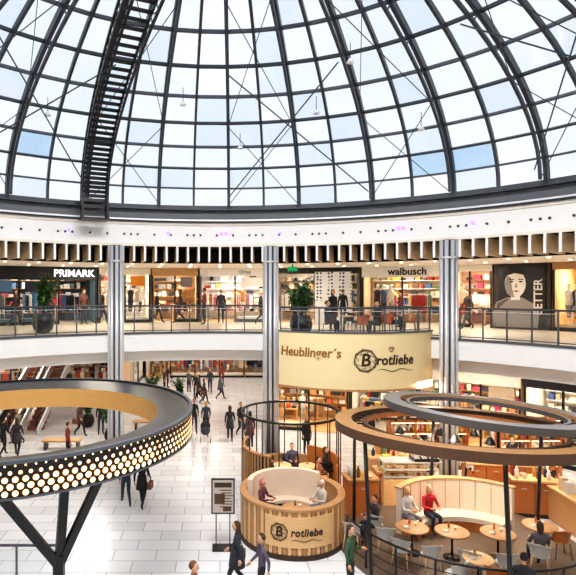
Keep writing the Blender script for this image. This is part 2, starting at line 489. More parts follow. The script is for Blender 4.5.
# ------------------------------------------------------------------ shops
def polar(r0):
    return lambda u, d, z: ((r0 + d) * math.sin(u / r0), CY + (r0 + d) * math.cos(u / r0), z)
def shop(name, f, u0, u1, zf, zc, hh, head, wallm, pal, txt=None, tcol=None, tsize=.4, tu=None, depth=3.4, door=None, power=70, frame=black, seed=1, bold=0.0, banners=None):
    rg = random.Random(seed * 17 + 3)
    mb = MB(); n = max(1, int((u1 - u0) / .6))
    mb.fbox(f, u0, u1, depth, depth + .1, zf, zc, wallm, n)
    mb.fbox(f, u0, u0 + .1, 0, depth, zf, zc, wallm); mb.fbox(f, u1 - .1, u1, 0, depth, zf, zc, wallm)
    mb.fbox(f, u0, u1, -.06, .2, zc - hh, zc, head, n)
    mb.fbox(f, u0, u1, 0, depth, zf + .012, zf + .02, woodl if rg.random() < .5 else tileup, n)
    nm = max(2, int((u1 - u0) / 1.9)); door = door if door is not None else rg.randrange(nm)
    for i in range(nm + 1):
        uu = u0 + .05 + (u1 - u0 - .1) * i / nm
        mb.fbox(f, uu - .04, uu + .04, -.03, .08, zf, zc - hh, frame)
    for i in range(nm):
        if i == door: continue
        ua = u0 + (u1 - u0) * i / nm; ub = u0 + (u1 - u0) * (i + 1) / nm
        mb.fbox(f, ua + .05, ub - .05, -.02, .06, zf + .02, zf + .18, frame)
        mb.fbox(f, ua + .15, ub - .15, .25, .9, zf + .02, zf + .3, wallm)
        for q in range(rg.randint(1, 3)):
            uc = rg.uniform(ua + .3, ub - .3); m = rg.choice(pal)
            x, y, z = f(uc, .5, zf + .3)
            mb.lathe([(.16, 0), (.16, .02), (.015, .03), (.015, .3)], (x, y, z), chrome, 8)
            mb.lathe([(.07, .28), (.11, .6), (.15, .82)], (x, y, z), rg.choice(pal), 8)
            mb.lathe([(.15, .8), (.12, 1.02), (.17, 1.3), (.15, 1.4), (.05, 1.46)], (x, y, z), m, 10)
            mb.lathe([(.045, 1.44), (.045, 1.54)], (x, y, z), offwhite, 8)
            mb.ball((x, y, z + 1.63), (.08, .09, .12), offwhite, 8)
        if rg.random() < .6:
            mb.fbox(f, ua + .3, ub - .3, .15, .17, zc - hh - .6, zc - hh - .08, rg.choice(banners or [white, PAL[16], PAL[1], PAL[14], PAL[3]]))
    z = zf + .45
    while z < zc - .5:
        mb.fbox(f, u0 + .2, u1 - .2, depth - .42, depth, z, z + .03, wood if seed % 2 else white, n)
        u = u0 + .3
        while u < u1 - .4:
            wd = rg.uniform(.1, .34); m = rg.choice(pal); h = rg.uniform(.12, .34)
            mb.fbox(f, u, u + wd, depth - .38, depth - .06, z + .03, z + .03 + h, m); u += wd + rg.uniform(.02, .16)
        z += .45
    for dd in (1.3, 2.2):
        u = u0 + .4
        while u < u1 - 1.3:
            L_ = rg.uniform(.7, 1.2)
            if rg.random() < .65:
                mb.fbox(f, u, u + L_, dd + .18, dd + .21, zf + 1.5, zf + 1.53, chrome)
                for uu in (u, u + L_): mb.fbox(f, uu - .015, uu + .015, dd + .18, dd + .21, zf + .02, zf + 1.53, chrome)
                m = rg.choice(pal); q = u + .05
                while q < u + L_ - .06:
                    if rg.random() < .3: m = rg.choice(pal)
                    mb.fbox(f, q, q + .05, dd, dd + .4, zf + rg.uniform(.55, .8), zf + 1.47, m); q += .075
            else:
                mb.fbox(f, u, u + L_, dd, dd + .5, zf + .8, zf + .85, woodl)
                for uu in (u + .05, u + L_ - .05): mb.fbox(f, uu - .03, uu + .03, dd + .05, dd + .45, zf + .02, zf + .8, woodl)
                for s_ in range(3):
                    mb.fbox(f, u + .1 + s_ * .28, u + .32 + s_ * .28, dd + .1, dd + .4, zf + .85, zf + .85 + rg.uniform(.08, .25), rg.choice(pal))
            u += L_ + rg.uniform(.3, .9)
    for dd in (.8, 1.8):
        u = u0 + .5
        while u < u1 - .3:
            mb.fbox(f, u, u + .1, dd, dd + .1, zc - .06, zc - .02, lampw); u += 1.0
    if txt:
        tu = (u0 + u1) / 2 if tu is None else tu
        mb.text(txt, tsize, lambda u, v, w_: f(tu + u, -.075 - w_, zc - hh / 2 + v), tcol, .015, bold=bold)
    mb.obj(name)
    if power:
        x, y, z = f((u0 + u1) / 2, depth * .45, zc - .12)
        area('shop_ceiling_lamp', (x, y, z), min(2.6, (u1 - u0) * .5), power, (1, .89, .73))
fu = polar(19.5)
def U(a): return rad(a) * 19.5
darkblue = M('shop_dark', (28, 32, 40), .4)
whitelet = M('letter_white', (250, 250, 250), .5, emit=1.2)
blacklet = M('letter_black', (26, 26, 28), .5)
def pl(*i): return [PAL[k] for k in i]
NE = pl(0, 1, 8, 16, 14, 2)
zc = 8.67
shop('clothing_shop', fu, U(-36), U(-19.2), F1, zc, .66, darkblue, M('shop_teal', (92, 122, 138), .6), pl(5, 15, 2, 14, 8, 7, 13, 0, 9), 'PRIMARK', whitelet, .50, tu=U(-22.6), power=125, seed=1, bold=.01, banners=[PAL[15], PAL[2], white])
shop('fashion_shop', fu, U(-18.9), U(-11), F1, zc, .35, offwhite, offwhite, NE + pl(6, 2, 9, 10, 8), power=125, seed=2, banners=[M('banner_teal', (60, 150, 170), .5), M('banner_amber', (234, 146, 36), .5)])
shop('jewellery_shop', fu, U(-10.8), U(-3.5), F1, zc, .4, M('hdr_tan', (204, 164, 114), .6), M('wall_tan', (226, 198, 158), .6), NE + pl(9, 4, 2, 10, 8, 7), power=115, seed=3)
shop('boutique', fu, U(-3.2), U(8), F1, zc, .4, white, white, NE + pl(3, 8, 6, 7, 13, 8), 'Orsay', blacklet, .26, tu=U(4), power=150, seed=4, frame=steel2, banners=[PAL[3], white, white])
shop('accessory_shop', fu, U(8.4), U(21.6), F1, zc, .3, darkblue, offwhite, NE + pl(15, 2, 11, 4, 5, 7), power=130, seed=5, frame=steel2)
shop('menswear_shop', fu, U(22), U(33.6), F1, zc, .52, white, M('wall_beige', (228, 204, 168), .6), NE + pl(4, 9, 12, 5, 11, 3, 10), 'walbusch', blacklet, .50, tu=U(28.5), power=140, seed=6, bold=.01, banners=[PAL[3], PAL[16], PAL[12]])
shop('shoe_shop', fu, U(34), U(39.6), F1, zc, .3, offwhite, M('wall_rose', (232, 200, 178), .6), NE + pl(9, 10, 13), power=95, seed=7)
shop('gift_shop', fu, U(46.5), U(53), F1, zc, .3, wood, M('wall_gold', (242, 206, 150), .6), NE + pl(12, 6, 10), power=115, seed=8)
mb = MB()
mb.fbox(fu, U(15), U(20.5), -.2, -.08, F1 + 1.2, 8.45, M('dot_panel', (240, 242, 246), .5, kind='dots', nscale=5.5, col2=(70, 98, 140)), 6)
mb.fbox(fu, U(15), U(20.5), -.19, -.08, F1, F1 + 1.2, white, 6)
mb.obj('patterned_wall_panel')
mb = MB()
f14 = polar(15.4)
mb.fbox(f14, rad(11.6) * 15.4, rad(13.2) * 15.4, 0, .06, 8.36, 8.56, M('exit_green', (20, 150, 90), .5, emit=.7))
mb.fbox(f14, rad(12.3) * 15.4, rad(12.5) * 15.4, .02, .04, 8.55, 8.7, steel)
mb.obj('exit_sign')
# portrait poster
mb = MB()
mb.fbox(fu, U(39.8), U(46.3), 0, .25, F1, 8.67, M('poster_surround', (60, 44, 36), .5), 6)
mb.fbox(fu, U(40.4), U(45.8), -.06, 0, F1 + .1, 8.6, M('poster_black', (24, 22, 24), .4), 6)
pg = M('poster_grey', (140, 132, 128), .6); pw = M('poster_pale', (222, 216, 210), .6); pk = M('poster_ink', (20, 18, 18), .6)
pd = M('poster_dark_grey', (88, 80, 76), .6)  # dark grey print tone for the lapel and mouth
def flat(pts, d, mat):
    mb.add([fu(U(42.0) + x, d, F1 + z) for x, z in pts], [tuple(range(len(pts)))], mat)
def ell(cx, cz, rx, rz, a0=0, a1=360, n=18):
    return [(cx + rx * math.cos(rad(a0 + (a1 - a0) * i / n)), cz + rz * math.sin(rad(a0 + (a1 - a0) * i / n))) for i in range(n)]
flat([(-.75, .1), (1.0, .1), (1.05, .7), (.85, 1.15), (.4, 1.42), (-.2, 1.42), (-.65, 1.2), (-.8, .7)], -.064, pg)
flat([(-.7, .15), (-.2, .15), (-.05, 1.2), (-.2, 1.38), (-.6, 1.15)], -.068, pd)
flat([(-.05, .9), (.35, .9), (.3, 1.55), (-.05, 1.6)], -.07, pw)
flat(ell(.12, 2.02, .42, .60), -.073, pw)
flat([(-.3, 2.0), (-.22, 1.6), (-.02, 1.44), (.1, 1.42), (.0, 1.8), (-.05, 2.3), (-.2, 2.4)], -.076, pg)
flat([(-.38, 2.05), (-.36, 2.5), (-.1, 2.76), (.3, 2.78), (.56, 2.55), (.58, 2.2), (.45, 2.42), (.1, 2.5), (-.2, 2.4)], -.079, pk)
for sx in (-.02, .34):
    flat(ell(sx, 2.12, .075, .035), -.082, pk)
    flat([(sx - .1, 2.2), (sx + .1, 2.2), (sx + .1, 2.24), (sx - .1, 2.25)], -.082, pk)
flat([(.15, 2.1), (.22, 1.86), (.1, 1.86)], -.082, pg)
flat([(.02, 1.70), (.16, 1.74), (.30, 1.70), (.16, 1.66)], -.082, pd)
mb.text('BETTER', .46, lambda u, v, w_: fu(U(45.0) - v, -.07 - w_, F1 + 1.45 + u), pw, .004, bold=.01)
mb.obj('fashion_poster')
# lower arcade shops
zl = 4.45
shop('bakery_shop', fu, U(8), U(20), 0, zl, 1.3, offwhite, M('wall_warm', (240, 208, 158), .6), NE + pl(6, 4, 9, 10, 3), power=170, seed=11)
shop('book_shop', fu, U(20.3), U(33), 0, zl, 1.3, offwhite, offwhite, NE + pl(3, 5, 12, 10, 2, 11), power=170, seed=12)
shop('perfume_shop', fu, U(33.3), U(43), 0, zl, 1.3, offwhite, M('wall_warm2', (240, 218, 184), .6), NE + pl(6, 13, 10), power=165, seed=13)
shop('cosmetics_shop', fu, U(43.3), U(52), 0, zl, 1.2, darkblue, offwhite, NE + pl(13, 6, 2, 5), power=145, seed=14)
fe = lambda u, d, z: (4.4 + d, 31.4 + u, z)
fw = lambda u, d, z: (-6.6 - d, 36.5 + u, z)
fn_ = lambda u, d, z: (u, 36 + d, z)
fN = lambda u, d, z: (u, 44.5 + d, z)
shop('phone_shop', fe, .5, 6.4, 0, 5.6, 2.0, white, offwhite, NE + pl(5, 15, 3), power=120, seed=21)
shop('toy_shop', fe, 6.6, 12.9, 0, 5.6, 2.0, offwhite, offwhite, NE + pl(3, 12, 10, 5), power=120, seed=22)
shop('drug_store', fw, 3.2, 7.9, 0, 5.6, 2.0, M('hdr_blue', (50, 84, 140), .5), offwhite, NE + pl(5, 15, 11), power=120, seed=23)
shop('department_shop', fn_, -26, -6.8, 0, 5.6, 2.2, offwhite, M('wall_warm3', (232, 196, 154), .6), NE + pl(10, 9, 6, 2, 3, 5), power=210, seed=24)
shop('sports_shop', fN, -6.4, 4.2, 0, 5.8, 2.4, M('hdr_red', (170, 60, 50), .6), offwhite, NE + pl(5, 3, 2, 10, 15, 6), power=150, seed=25)
area('corridor_ceiling_lamp', (-1.5, 34, 5.7), 3, 300, (1, .9, .78))
area('corridor_ceiling_lamp', (-1.5, 41, 5.7), 3, 260, (1, .9, .78))
area('hall_ceiling_lamp', (-13, 32, 5.7), 3, 360, (1, .88, .72))

# escalators
def escalator(x0):
    mb = MB()
    y0, y1, z1 = 27.8, 34.9, 4.1
    st_ = M('escalator_step', (140, 88, 68), .6)
    n = 20
    for i in range(n):
        y = y0 + (y1 - y0) * i / n; z = z1 * (i + 1) / n
        mb.box((x0, y + .2, z - .1), (.8, .4, .2), st_)
    for sd in (-.5, .5):
        x = x0 + sd
        mb.add([(x - .05, y0 - 1, 0), (x + .05, y0 - 1, 0), (x + .05, y1, z1 - .3), (x - .05, y1, z1 - .3),
                (x - .05, y0 - 1, .35), (x + .05, y0 - 1, .35), (x + .05, y1, z1 + .3), (x - .05, y1, z1 + .3)],
               [(0, 1, 2, 3), (4, 5, 6, 7), (0, 1, 5, 4), (1, 2, 6, 5), (3, 2, 6, 7), (0, 3, 7, 4)], chrome)
        mb.tube([(x, y0 - 1.2, .5), (x, y0 - 1.1, .9), (x, y0, 1.15), (x, y1, z1 + 1.0)], .05, black, 6)
        mb.add([(x, y0 - 1, .35), (x, y0, .35), (x, y1, z1 + .3), (x, y1, z1 + .98), (x, y0, 1.1), (x, y0 - 1, .85)], [(0, 1, 2, 3, 4, 5)], glassr)
    mb.obj('escalator')
escalator(-11.3); escalator(-9.9)

# ------------------------------------------------------------------ plants
def plant_mesh(seed, h=1.5, sp=.62, pot=True):
    rg = random.Random(seed); mb = MB()
    pz = 0
    if pot:
        mb.lathe([(.2, 0), (.33, .12), (.4, .35), (.38, .55), (.31, .68), (.34, .72), (.28, .70), (.26, .62), (.0, .62)], (0, 0, 0), black, 20)
        mb.lathe([(.27, .6), (.27, .64)], (0, 0, 0), soil, 14)
        pz = .62
    for b in range(15):
        an = rg.uniform(0, 6.28); rr = rg.uniform(.1, sp); hh = rg.uniform(.5, 1) * h
        tip = Vector((rr * math.cos(an), rr * math.sin(an), pz + hh)); mid = Vector((tip.x * .3, tip.y * .3, pz + hh * .5))
        pth = [Vector((rg.uniform(-.06, .06), rg.uniform(-.06, .06), pz)), mid, tip]
        mb.tube(pth, [.02, .014, .006], woodd, 5)
        for q in range(38):
            s_ = rg.uniform(.2, 1.0)
            base = mid.lerp(tip, (s_ - .35) / .65)
            dr = Vector((rg.gauss(0, 1), rg.gauss(0, 1), rg.gauss(.1, .7))).normalized()
            ln = rg.uniform(.14, .28); sd = dr.cross(Vector((0, 0, 1))).normalized() * ln * .2
            e = base + dr * ln + Vector((0, 0, -ln * .35)); c = base + dr * ln * .5
            mb.add([base, c + sd, e, c - sd], [(0, 1, 2, 3)], leaf1 if rg.random() < .6 else leaf2)
    return mb.mesh('potted_plant')
pm = [plant_mesh(1, 1.6, .75), plant_mesh(2, 1.45, .7), plant_mesh(5, 1.8, .85)]
inst(pm[0], 'potted_tree', (X(42, 21.0), 21.15, F1 + .012), 0, 1.12)
inst(pm[1], 'potted_tree', (X(301, 19.8), 19.8, F1 + .012), 1, 1.08)
inst(pm[2], 'potted_tree', (X(112, 25.5), 25.5, 0), 0, .95)
inst(pm[0], 'potted_tree', (X(180, 33), 33, 0), 2, .9)
inst(pm[2], 'potted_tree', (X(150, 34), 34, 0), 2, .9)
inst(pm[1], 'potted_tree', (X(88, 28.5), 28.5, 0), 2, .9)

# ------------------------------------------------------------------ big lit ring (left)
RC = (-5.25, 13.6); ro, ri, zt, zb_ = 4.5, 3.6, 4.4, 3.74
def annul(mb, c, prof_mats, n=96):
    for (p, q, mt) in prof_mats:
        vs = []; fs = []
        for r, z in (p, q):
            for k in range(n):
                a = 2 * math.pi * k / n; vs.append((c[0] + r * math.cos(a), c[1] + r * math.sin(a), z))
        for k in range(n): fs.append((k, (k + 1) % n, n + (k + 1) % n, n + k))
        mb.add(vs, fs, mt, True)
mb = MB()
annul(mb, RC, [((ro, zt), (ri, zt - .16), ringdark), ((ri, zt - .16), (ri, zb_ - .1), gold), ((ri, zb_ - .1), (ro, zb_), ringdark), ((ro, zb_), (ro, zt), black),
               ((ro + .03, zt + .03), (ro + .03, zt - .04), steel2), ((ro + .03, zt + .03), (ro - .06, zt + .03), steel2),
               ((ro + .03, zb_ + .03), (ro + .03, zb_ - .02), steel2)])
nd = 160
halo = M('lamp_dot_rim', (214, 150, 70), .5, emit=.55)
for k in range(nd):
    for j in range(5):
        a = 2 * math.pi * (k + .5 * (j % 2)) / nd
        sz = (.052, .056, .052, .034, .018)[j] * (1.0 if math.cos(a - rad(250)) > .2 else .75)
        z = zb_ + .09 + j * .125
        d = Vector((math.cos(a), math.sin(a), 0)); sd = Vector((-d.y, d.x, 0))
        for q, mt, off in ((1.2, halo, .005), (1.0, lampdot, .010)):
            c = Vector((RC[0], RC[1], z)) + d * (ro + off)
            mb.add([c + sd * sz * q * math.cos(t * math.pi / 4) + Vector((0, 0, sz * q * math.sin(t * math.pi / 4))) for t in range(8)], [tuple(range(8))], mt)
def tree(nx, ny, ang):
    nd_ = Vector((nx, ny, 2.1))
    mb.sweep([Vector((nx, ny, 0)), nd_ + Vector((0, 0, .2))], [Vector((0, 1, 0))] * 2, .2, .14, black)
    mb.lathe([(.3, 0), (.3, .05)], (nx, ny, 0), black, 16)
    for da, rr in ((-.27, 4.15), (.2, 4.15), (0.03, 4.0)):
        a = ang + da
        top = Vector((RC[0] + rr * math.cos(a), RC[1] + rr * math.sin(a), zb_))
        mb.sweep([nd_, top], [Vector((math.cos(a), math.sin(a), 0))] * 2, .17, .1, black)
ang0 = math.atan2(10.1 - RC[1], -3.1 - RC[0])
for da in (0, -1.6, -3.0):
    a = ang0 + da
    tree(RC[0] + 4.0 * math.cos(a), RC[1] + 4.0 * math.sin(a), a)
mb.obj('illuminated_ring_canopy')

# ------------------------------------------------------------------ right hand ring canopies
mb = MB()
K1 = (0, 0)
annul(mb, K1, [((3.3, .12), (2.85, .12), wood), ((2.85, .12), (2.85, -.12), woodd), ((2.85, -.12), (3.3, -.12), woodl), ((3.3, -.12), (3.3, .12), woodd),
               ((2.55, .05), (2.43, .05), woodd), ((2.43, .05), (2.43, -.08), woodo), ((2.43, -.08), (2.55, -.08), wood), ((2.55, -.08), (2.55, .05), woodd)])
for k in range(36):
    a = 2 * math.pi * k / 36
    mb.tube([(2.5 * math.cos(a), 2.5 * math.sin(a), 0), (2.9 * math.cos(a), 2.9 * math.sin(a), 0)], .025, black, 4)
    mb.lathe([(.05, -.14), (.05, -.12)], (3.07 * math.cos(a), 3.07 * math.sin(a), 0), lampw, 8)
for a in (200, 262, 318, 20, 80, 140):
    mb.tube([(3.05 * math.cos(rad(a)), 3.05 * math.sin(rad(a)), -.1), (3.0 * math.cos(rad(a + 5)), 2.7 * math.sin(rad(a + 5)), -3.5)], .05, black, 6)
o = mb.obj('wooden_ring_canopy'); o.location = (6.5, 14.1, 3.74); o.rotation_euler = (rad(-3.8), rad(1.2), 0)
mb = MB()
gm = M('ring_grey', (150, 152, 156), .35, .3); gm2 = M('ring_grey_dark', (92, 90, 90), .4, .3)
annul(mb, K1, [((2.6, .1), (2.15, .1), gm), ((2.15, .1), (2.15, -.08), wood), ((2.15, -.08), (2.6, -.08), woodo), ((2.6, -.08), (2.6, .1), gm2),
               ((1.98, .06), (1.9, .06), gm), ((1.9, .06), (1.9, -.06), gm2), ((1.98, -.06), (1.98, .06), gm2)])
for k in range(24):
    a = 2 * math.pi * k / 24
    mb.tube([(1.94 * math.cos(a), 1.94 * math.sin(a), 0), (2.2 * math.cos(a), 2.2 * math.sin(a), 0)], .02, black, 4)
for a in (10, 130, 250):
    mb.tube([(2.4 * math.cos(rad(a)), 2.4 * math.sin(rad(a)), -.05), (2.55 * math.cos(rad(a)), 2.55 * math.sin(rad(a)), -.45)], .035, black, 6)
o = mb.obj('grey_ring_canopy'); o.location = (7.15, 14.1, 4.22); o.rotation_euler = (rad(-2.5), rad(4), 0)

# ------------------------------------------------------------------ furniture templates
def chair_mesh(c1, c2):
    mb = MB()
    for sx in (-1, 1):
        for sy in (-1, 1):
            mb.tube([(sx * .17, sy * .16, .44), (sx * .22, sy * .21, 0)], [.018, .012], c2, 6)
    mb.lathe([(.05, .43), (.21, .44), (.23, .46), (.21, .475), (.0, .465)], (0, 0, 0), c1, 18)
    vs = []; fs = []
    n = 10
    for j, z in enumerate((.47, .62, .80, .84)):
        for i in range(n + 1):
            a = rad(-70 + 140 * i / n)
            rr = .22 + .03 * j
            vs.append((rr * math.sin(a), rr * math.cos(a), z - (abs(i - n / 2) / n) * .16 * (j > 1)))
    m = n + 1
    for j in range(3):
        for i in range(n): fs.append((j * m + i, j * m + i + 1, (j + 1) * m + i + 1, (j + 1) * m + i))
    vs2 = [(x * .92, y * .92, z) for x, y, z in vs]; o = len(vs)
    fs2 = [tuple(o + k for k in f[::-1]) for f in fs]
    edge = [(3 * m + i, 3 * m + i + 1, o + 3 * m + i + 1, o + 3 * m + i) for i in range(n)]
    mb.add(vs + vs2, fs + fs2 + edge, c1, True)
    return mb.mesh('cafe_chair')
def table_mesh(r, top, leg=black, h=.74):
    mb = MB()
    mb.lathe([(r - .01, h - .04), (r, h - .03), (r, h - .005), (r - .01, h), (0, h)], (0, 0, 0), top, 28)
    mb.lathe([(.03, .03), (.03, h - .04)], (0, 0, 0), leg, 10)
    mb.lathe([(.24, 0), (.24, .015), (.04, .04)], (0, 0, 0), leg, 20)
    cup = M('china', (245, 245, 242), .3)
    mb.lathe([(.025, h), (.04, h + .07), (.035, h + .07), (.02, h + .01)], (r * .3, r * .2, 0), cup, 10)
    mb.lathe([(.07, h), (.09, h + .015)], (-r * .4, -r * .1, 0), cup, 12)
    mb.lathe([(.03, h), (.03, h + .12), (.01, h + .16)], (0, r * .45, 0), woodo, 8)
    return mb.mesh('cafe_table')
chG = chair_mesh(M('chair_grey', (200, 200, 196), .5), woodl)
chW = chair_mesh(woodo, woodd)
chB = chair_mesh(M('chair_dark', (54, 48, 46), .5), black)
chR = chair_mesh(M('chair_rust', (180, 88, 48), .6), woodd)
tb = table_mesh(.36, woodl); tb2 = table_mesh(.45, wood)

# ------------------------------------------------------------------ round booth (front pod)
PC = (2.2, 15.95)
def pod_f(u, d, z): return (PC[0] + d * math.sin(u), PC[1] - d * math.cos(u), z)
mb = MB()
nS = 72
mb.fbox(pod_f, 0, 2 * math.pi, 1.42, 1.53, .12, 1.36, wood, 72)
for k in range(nS):
    a = 2 * math.pi * k / nS
    mb.fbox(pod_f, a - .034, a + .034, 1.53, 1.57, .14, 1.34, wood if k % 2 else woodl)
mb.fbox(pod_f, 0, 2 * math.pi, 1.38, 1.6, 1.34, 1.41, wood, 72)
mb.fbox(pod_f, 0, 2 * math.pi, 1.40, 1.6, 0, .14, signbrown, 72)
mb.fbox(pod_f, 0, 2 * math.pi, .02, 1.42, 0, .18, cafefloor, 48)
mb.fbox(pod_f, -.62, .66, 1.57, 1.60, .36, 1.2, woodl, 16)
def pt(u, v, w_, a0, z, r=1.605):
    a = a0 + u / r
    return (PC[0] + (r + w_) * math.sin(a), PC[1] - (r + w_) * math.cos(a), z + v)
script_logo(mb, pt, -.36, .13, .78, .62)
mb.obj('round_seating_booth')
mb = MB()
mb.fbox(pod_f, rad(100), rad(285), .85, 1.37, .19, .62, woodd, 30)
mb.fbox(pod_f, rad(100), rad(285), .83, 1.36, .62, .72, creamsofa, 30)
mb.fbox(pod_f, rad(130), rad(262), 1.2, 1.36, .72, 1.62, creamsofa, 26)
mb.obj('curved_bench')
inst(tb2, 'booth_table', (PC[0] + .1, PC[1] - .25, .18), 0, 1)

# ------------------------------------------------------------------ rear enclosure
EC = (2.62, 19.3)
def en_f(u, d, z): return (EC[0] + d * math.sin(u), EC[1] - d * math.cos(u), z)
mb = MB()
mb.fbox(en_f, 0, 2 * math.pi, 1.77, 1.85, 2.95, 3.02, black, 60)
mb.fbox(en_f, 0, 2 * math.pi, .02, 1.85, 0, .15, cafefloor, 48)
for k in range(18):
    a = 2 * math.pi * k / 18
    mb.tube([en_f(a, 1.81, .1), en_f(a, 1.81, 3.0)], .024, black, 5)
mb.fbox(en_f, rad(55), rad(150), 1.74, 1.80, .15, 1.3, woodo, 24)
mb.fbox(en_f, rad(-120), rad(-30), 1.74, 1.80, .15, 1.8, woodd, 24)
mb.fbox(en_f, rad(-120), rad(-30), 1.70, 1.84, 1.78, 1.83, wood, 24)
for k in range(20):
    a = rad(-120 + 90 * (k + .5) / 20)
    mb.fbox(en_f, a - .015, a + .015, 1.80, 1.83, .2, 1.76, wood)
mb.fbox(en_f, rad(150), rad(210), 1.74, 1.80, .15, .9, wood, 16)
mb.obj('slatted_seating_enclosure')
for px, y, m in ((270, 19.0, chB), (295, 18.3, chW), (318, 18.8, chW), (288, 20.5, chB), (325, 20.0, chB)):
    inst(m, 'cafe_chair', (X(px, y), y, .15), random.uniform(0, 6.2))
for px, y in ((282, 19.7), (308, 19.6)):
    inst(tb, 'cafe_table', (X(px, y), y, .15))

# ------------------------------------------------------------------ right cafe
PF = (6.95, 15.2)
mb = MB()
mb.lathe([(3.45, 0), (3.45, .12), (0, .12)], (PF[0], PF[1], 0), cafefloor, 72, False)
mb.obj('cafe_platform')
mb = MB()
def pf(u, d, z): return (PF[0] + d * math.sin(u), PF[1] - d * math.cos(u), z)
def rl(s): return pf(rad(-82 + 164 * s), 3.38, 0)
pts = [rl(i / 40) for i in range(41)]
mb.tube([(p[0], p[1], 1.1) for p in pts], .03, black, 6)
for zz in (.35, .6, .85): mb.tube([(p[0], p[1], zz) for p in pts], .014, black, 5)
for i in range(0, 41, 4): mb.tube([(pts[i][0], pts[i][1], .12), (pts[i][0], pts[i][1], 1.1)], .028, black, 6)
mb.obj('cafe_railing')
SC = (7.15, 14.4)
def sf(u, d, z): return (SC[0] + d * math.sin(u), SC[1] + d * math.cos(u), z)
mb = MB()
mb.fbox(sf, rad(-52), rad(52), 2.12, 2.28, .12, 1.5, creamsofa, 30)
mb.fbox(sf, rad(-52), rad(52), 1.55, 2.12, .12, .42, woodo, 30)
mb.fbox(sf, rad(-52), rad(52), 1.52, 2.12, .42, .56, creamsofa, 30)
mb.fbox(sf, rad(-53), rad(53), 2.1, 2.32, 1.5, 1.54, wood, 30)
for k in range(9):
    a = rad(-48 + 12 * k); mb.fbox(sf, a - .003, a + .003, 2.105, 2.12, .56, 1.5, wood)
mb.obj('curved_banquette')
for px, y, m in ((385, 14.6, chG), (402, 13.9, chG), (430, 13.6, chG), (470, 13.3, chG), (505, 13.2, chG), (540, 13.6, chG), (375, 15.4, chG), (560, 14.4, chW), (455, 12.7, chG), (497, 12.5, chW), (352, 14.9, chG)):
    inst(m, 'cafe_chair', (X(px, y), y, .12), random.uniform(2.4, 3.9))
for px, y, m in ((412, 14.6, tb2), (452, 14.35, tb2), (498, 14.25, tb2), (540, 14.7, tb2), (478, 12.9, tb)):
    inst(m, 'cafe_table', (X(px, y), y, .12))
def counter(name, cx, cy, sx, sy, h, front, top, items=True, seed=0, rz=0):
    rg = random.Random(seed); mb = MB()
    mb.box((0, 0, h / 2), (sx, sy, h - .06), front)
    mb.box((0, 0, h), (sx + .1, sy + .1, .06), top)
    mb.box((0, 0, .06), (sx - .05, sy + .02, .12), black)
    k = int(sx / .6)
    for i in range(1, k): mb.box((-sx / 2 + sx * i / k, -sy / 2 - .005, h / 2), (.015, .02, h - .2), woodd)
    for i in range(k):
        mb.box((-sx / 2 + sx * (i + .5) / k, -sy / 2 - .02, h * .78), (.16, .02, .02), chrome)
    if items:
        for row in (-.14, .12):
            x = -sx / 2 + .15
            while x < sx / 2 - .15:
                t = rg.random(); hh = rg.uniform(.12, .45); m = rg.choice(NE + pl(4, 9, 10, 11, 12, 3) + [chrome, chrome])
                if t < .4: mb.lathe([(.06, h + .03), (.07, h + .03 + hh * .6), (.03, h + .03 + hh * .8), (.03, h + .03 + hh)], (x, row, 0), m, 8)
                elif t < .75: mb.box((x, row, h + .03 + hh / 2), (rg.uniform(.12, .28), .2, hh), m)
                else: mb.lathe([(.12, h + .03), (.14, h + .1), (.0, h + .16)], (x, row, 0), woodl, 10)
                x += rg.uniform(.2, .42)
    o = mb.obj(name); o.location = (cx, cy, 0); o.rotation_euler = (0, 0, rz)
counter('wooden_service_counter', X(360, 17.3), 17.3, .95, .7, 1.3, woodo, wood, True, 1, .1)
counter('wooden_cabinet', X(390, 18.2), 18.4, .85, .6, 1.15, woodo, woodl, True, 2)
counter('bakery_counter', 6.9, 20.0, 2.4, .7, 1.15, wood, woodl, True, 3)
counter('bakery_counter', 10.4, 19.2, 2.6, .7, 1.15, woodo, woodl, True, 4, -.15)
counter('espresso_counter', 11.1, 16.4, .7, 2.2, 1.1, wood, woodl, True, 5)
counter('wooden_service_counter', X(535, 17.2), 17.4, 1.3, .6, 1.2, woodo, woodl, True, 8, -.2)
mb = MB()
mb.box((0, 0, .5), (2.0, .6, 1.0), woodl)
for z in (1.05, 1.3):
    mb.box((0, 0, z), (1.9, .5, .02), chrome)
    for i in range(8): mb.ball((-.8 + i * .22, -.05, z + .06), (.09, .07, .05), woodo if i % 2 else woodl, 8)
mb.box((0, 0, 1.58), (2.0, .6, .04), chrome)
mb.box((0, -.2, 1.55), (1.8, .05, .02), lampw)
for x in (-.98, .98):
    for y in (-.27, .27): mb.box((x, y, 1.28), (.03, .03, .6), chrome)
mb.add([(-1.0, -.31, 1), (1.0, -.31, 1), (1.0, -.31, 1.57), (-1.0, -.31, 1.57)], [(0, 1, 2, 3)], glassr)
o = mb.obj('pastry_display_case'); o.location = (6.6, 18.1, 0)
mb = MB()
mb.box((0, 0, .28), (.8, .5, .36), chrome); mb.box((0, 0, .05), (.84, .55, .1), black); mb.box((0, 0, .49), (.76, .46, .05), black)
for x in (-.25, 0, .25): mb.tube([(x, -.25, .2), (x, -.42, .17)], .025, black, 6); mb.lathe([(.05, .2), (.05, .26)], (x, -.22, 0), chrome, 10)
for i in range(6): mb.lathe([(.03, .52), (.045, .6)], (-.3 + i * .12, 0, 0), MATS.get('china', white), 8)
o = mb.obj('espresso_machine'); o.location = (7.1, 18.1, 1.6)
